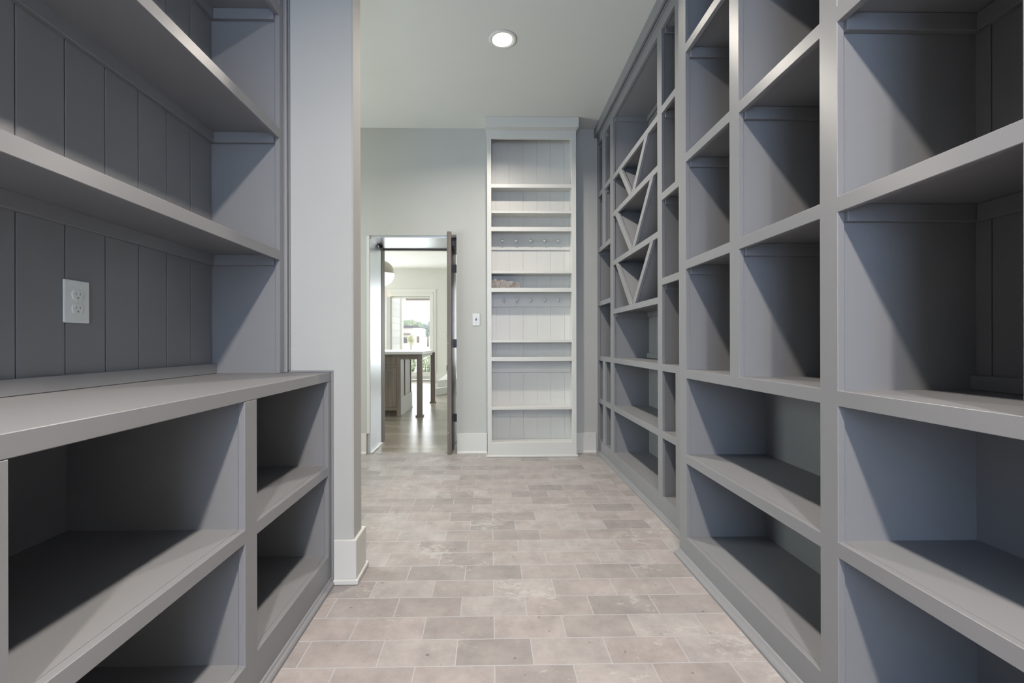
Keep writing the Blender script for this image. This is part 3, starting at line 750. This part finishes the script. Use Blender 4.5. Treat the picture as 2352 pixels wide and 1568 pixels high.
# glass doors
def glass_door(n, x0, x1, label):
    root = thing('door_%d' % n, label, 'glass door', ((x0 + x1) / 2, KY1 + .07, 0), kind='structure')
    w = .07; y0, y1 = KY1 + .045, KY1 + .09
    mb = MB(); mb.box(x0, x0 + w * .5, y0, y1, .015, gz - .002, .002); mb.box(x1 - w * .3, x1, y0, y1, .015, gz - .002, .002)
    mb.box(x0 + w * .5, x1 - w * .3, y0, y1, .13, .24, .002); mb.box(x0 + w * .5, x1 - w * .3, y0, y1, gz - .05, gz - .002, .002)
    mb.build('door_frame', KWHITE, root)
    MB().box(x0 + w * .5, x1 - w * .3, y0, y1, .045, .13).build('bottom_rail', PANELG, root)
    MB().box(x0 + w * .5, x1 - w * .3, y0 + .018, y0 + .024, .24, gz - .05).build('glass_pane', GLASS, root)
    MB().box(x0, x1, KY1 + .0, KY1 + .149, 0.0, .014).build('threshold', BROWN, root)
glass_door(2, gx0, gx1, 'white-framed glass door at the far end of the kitchen')
glass_door(3, hx0, gx0 - .11, 'white-framed glass panel left of the kitchen glass door')
struct('trim_4', MB().box(gx0 - .108, gx0 - .002, KY1 + .0, KY1 + .12, 0.0145, gz - .001), PANELG, 'grey-green post between the two kitchen glass doors', 'post', .004)

# steps at the right
mb = MB(); mb.prism([(-1.085, 8.62), (0.6, 11.0), (1.98, 11.0), (1.98, 11.87), (-1.085, 11.87)], 'Z', 0.0, 0.14)
root = thing('kitchen_steps', 'two low white steps right of the kitchen island', 'steps', (-0.5, 10, 0))
mb.build('lower_step', KWHITE, root, .004)
mb = MB(); mb.prism([(-1.085, 8.92), (0.6, 11.2), (1.98, 11.2), (1.98, 11.87), (-1.085, 11.87)], 'Z', 0.1405, 0.27)
mb.build('upper_step', KWHITE, root, .004)

# ------------------------------------------------------------------ island
root = thing('kitchen_island', 'wooden kitchen island with square legs under a white stone top', 'kitchen island', (-1.7, 6.8, 0))
ix = -1.275
MB().box(-2.35, ix - .03, 6.215, 7.12, 0.10, 0.875).build('cabinet_body', OAK, root)
mb = MB(); mb.box(-2.35, ix - .06, 6.26, 7.10, 0.0, 0.10); mb.build('toe_kick', DOORWOOD, root)
mb = MB(); mb.box(ix - .052, ix, 6.19, 6.24, 0.0, 0.875, .002); mb.box(ix - .062, ix + .008, 6.182, 6.248, 0.0, .018, .002); mb.build('corner_post', OAK, root)
mb = MB(); mb.box(-2.35, ix - .052, 6.195, 6.214, .845, .875); mb.box(-2.35, ix - .052, 6.195, 6.214, .692, .728); mb.box(-2.35, ix - .052, 6.195, 6.214, .085, .132); mb.box(-1.90, -1.86, 6.195, 6.214, .132, .845)
mb.build('front_frame', OAK, root)
for k, (a, b) in enumerate(((-1.855, ix - .056), (-2.35, -1.905))):
    dr = MB().box(a, b, 6.197, 6.213, .731, .842, .002).build('drawer', OAK, root)
    m_ = MB(); w = .055
    m_.box(a, a + w, 6.197, 6.214, .135, .689, .001); m_.box(b - w, b, 6.197, 6.214, .135, .689, .001); m_.box(a + w, b - w, 6.197, 6.214, .135, .19, .001); m_.box(a + w, b - w, 6.197, 6.214, .634, .689, .001)
    m_.box(a + w, b - w, 6.206, 6.213, .19, .634)
    m_.build('cabinet_door', OAK, root)
mb = MB(); mb.box(ix - .03, ix - .012, 6.24, 7.12, 0.02, .875); mb.build('side_panel', PANELG, root)
mb = MB(); mb.box(ix - .012, ix, 6.24, 7.12, 0.02, .26, .002); mb.build('side_panel', PANELG, root)
mb = MB(); mb.box(ix - .012, ix + .006, 6.24, 7.13, 0.0, .02, .002); mb.build('shoe_moulding', PANELG, root)
for y in (6.555, 7.02): MB().box(ix - .012, ix - .003, y - .014, y + .014, .26, .875).build('batten', DOORWOOD, root)
for y in (6.172, 7.585):
    lg = MB().box(-1.042, -0.968, y, y + .074, .018, .878, .002).build('leg', OAK, root)
    ft = MB().box(-1.058, -0.952, y - .016, y + .09, 0.0, .022, .002).build('foot', OAK, lg)
MB().box(ix, -1.042, 6.195, 6.215, .808, .878).build('apron', OAK, root)
MB().box(-1.02, -1.0, 6.246, 7.585, .835, .878).build('apron', OAK, root)
MB().box(-2.40, -0.953, 6.13, 7.70, .8785, .918, .004).build('countertop', QUARTZ, root)

# ------------------------------------------------------------------ lamps in the kitchen
px, py, pz, pr = -1.735, 7.0, 2.145, 0.203
root = thing('pendant_lamp', 'globe pendant with a nickel upper half and a white glass lower half above the island', 'pendant lamp', (px, py, pz))
prof = [(0, pr)] + [(pr * math.sin(t * math.pi / 2 / 14), pr * math.cos(t * math.pi / 2 / 14)) for t in range(1, 15)]
MB().lathe(prof, (px, py, pz + .004), 'Z', 48).build('metal_cap', NICKEL, root, smooth=True)
prof = [(pr * .99 * math.cos(t * math.pi / 2 / 14), -pr * math.sin(t * math.pi / 2 / 14)) for t in range(0, 14)] + [(0, -pr)]
MB().lathe(prof, (px, py, pz), 'Z', 48).build('glass_bowl', MILK, root, smooth=True)
MB().lathe([(pr * 1.003, -.006), (pr * 1.012, 0), (pr * 1.003, .006)], (px, py, pz), 'Z', 48).build('rim', NICKEL, root, smooth=True)
MB().lathe([(0, .2), (.02, .2), (.02, .23), (.006, .24), (.006, KC - pz - .02), (.06, KC - pz - .02), (.06, KC - pz - .001), (0, KC - pz - .001)], (px, py, pz), 'Z', 16).build('rod', NICKEL, root)
px, py, pz = -2.24, 9.0, 2.0
root = thing('pendant_lamp', 'white tapered fabric shade hanging in front of the kitchen glass doors', 'pendant lamp', (px, py, pz))
MB().lathe([(.205, 0), (.155, .125), (.15, .125), (.20, 0), (.205, 0)], (px, py, pz), 'Z', 40).build('lamp_shade', SHADE, root, smooth=True)
MB().lathe([(0, .03), (.03, .03), (.03, .12), (.006, .125), (.006, KC - pz - .02), (.06, KC - pz - .02), (.06, KC - pz - .001), (0, KC - pz - .001)], (px, py, pz), 'Z', 16).build('rod', NICKEL, root)
MB().box(px - .152, px + .152, py - .003, py + .003, pz + .115, pz + .119).build('shade_spider', NICKEL, root)

# ------------------------------------------------------------------ outside
struct('ground_outside', MB().box(-90, 60, KY1 + .25, 200, -0.16, -0.08), GRAVEL, 'pale gravel ground beyond the kitchen glass doors', 'ground')
r_ = MB().box(-3.1, -2.75, 12.06, 13.345, -.08, 2.9).build('wall_outside', WBRICK, None); tag(r_, 'white painted brick wall outside the kitchen glass doors', 'wall', None, 'structure')
p_ = MB().box(-2.98, -2.70, 13.346, 13.62, -.08, 2.9, .01).build('trim_5', KWHITE, None); tag(p_, 'smooth white corner pier at the end of the white brick wall', 'pier', None, 'structure')
b_ = MB().box(-2.70, 1.0, 13.95, 14.10, 2.395, 2.48).build('trim_6', BROWN, None); tag(b_, 'brown beam across the top of the view outside', 'beam', None, 'structure')

def foliage(mb_, center, rad, n, size, seed):
    rn = random.Random(seed)
    for i in range(n):
        d_ = Vector((rn.gauss(0, 1), rn.gauss(0, 1), rn.gauss(0, 1))).normalized()
        rr = rn.uniform(.55, 1.0) ** .5
        c_ = Vector(center) + Vector((d_.x * rad[0], d_.y * rad[1], d_.z * rad[2])) * rr
        a = Vector((rn.gauss(0, 1), rn.gauss(0, 1), rn.gauss(0, 1))).normalized() * size * rn.uniform(.6, 1.3)
        b2 = a.cross(Vector((rn.gauss(0, 1), rn.gauss(0, 1), rn.gauss(0, 1)))).normalized() * size * rn.uniform(.4, .8)
        vs = [mb_.bm.verts.new(c_ + p) for p in (a, b2, -a, -b2)]
        mb_.bm.faces.new(vs)
for i, lab in enumerate(('left end of the row', 'second from the left', 'in the middle of the row', 'second from the right', 'right end of the row')):
    x = -2.80 + i * 0.70
    root = thing('hedge_shrub', 'leafy green shrub outside the kitchen glass doors, ' + lab, 'shrub', (x, 14.6, -.08), 'shrubs outside the kitchen glass doors')
    mb = MB(); foliage(mb, (x, 14.6, .32), (.31, .34, .40), 1500, .030, 20 + i); mb.build('foliage', LEAF, root)
    for k in range(3): MB().prism([(x + .06 * k - .07, 14.6), (x + .06 * k - .055, 14.6), (x + .06 * k - .055, 14.615)], 'Z', -.08, .35).build('stem', TRUNK, root)
# pale low house far away
root = thing('house', 'low pale stone house with a dark flat roof edge in the distance', 'house', (-20.5, 112, -.08))
MB().box(-34, -17.5, 110, 118, -.08, 4.7).build('walls', FAR_STONE, root)
MB().box(-34, -19.3, 109.6, 118.2, 4.7, 5.25).build('roof', ROOFD, root)
MB().box(-34, -20.1, 109.0, 110, 3.0, 3.3).build('awning', BROWN, root)
MB().box(-22.8, -20.9, 109.9, 110.05, .9, 2.3).build('window', ROOFD, root)
MB().box(-18.5, -17.9, 109.9, 110.05, 1.0, 2.6).build('window', BROWN, root)
def tree(x, y, z0, h, rad, mat, n, size, label, group=None, seed=0):
    root = thing('tree', label, 'tree', (x, y, z0), group)
    MB().lathe([(0, 0), (h * .03, 0), (h * .018, h * .6), (0, h * .8)], (x, y, z0), 'Z', 10).build('trunk', TRUNK, root, smooth=True)
    mb_ = MB(); rn = random.Random(seed)
    for k in range(7):
        c_ = (x + rn.uniform(-.5, .5) * rad, y + rn.uniform(-.5, .5) * rad, z0 + h * rn.uniform(.5, .82))
        foliage(mb_, c_, (rad * .6, rad * .6, h * .22), n // 7, size, seed * 31 + k)
    mb_.build('crown', mat, root)
tree(-24.6, 122, -.1, 7.2, 3.0, LEAF2, 6300, .2, 'rounded green tree rising behind the left part of the distant house', seed=1)
tree(-24.0, 134, -.1, 8.6, 3.4, LEAF2, 6300, .2, 'tallest green tree rising above the roof of the distant house', seed=2)
tree(-21.2, 126, -.1, 7.0, 2.2, LEAF2, 4900, .2, 'green tree behind the right end of the distant house', seed=3)
tree(-17.3, 121, -.1, 7.4, 2.2, LEAF3, 5600, .2, 'hazy blue-green tree at the right edge of the outside view', seed=4)
tree(-10.9, 60, -.08, 2.15, .55, LEAF4, 1400, .05, 'thin young tree with yellow-green leaves in front of the distant house', seed=5)
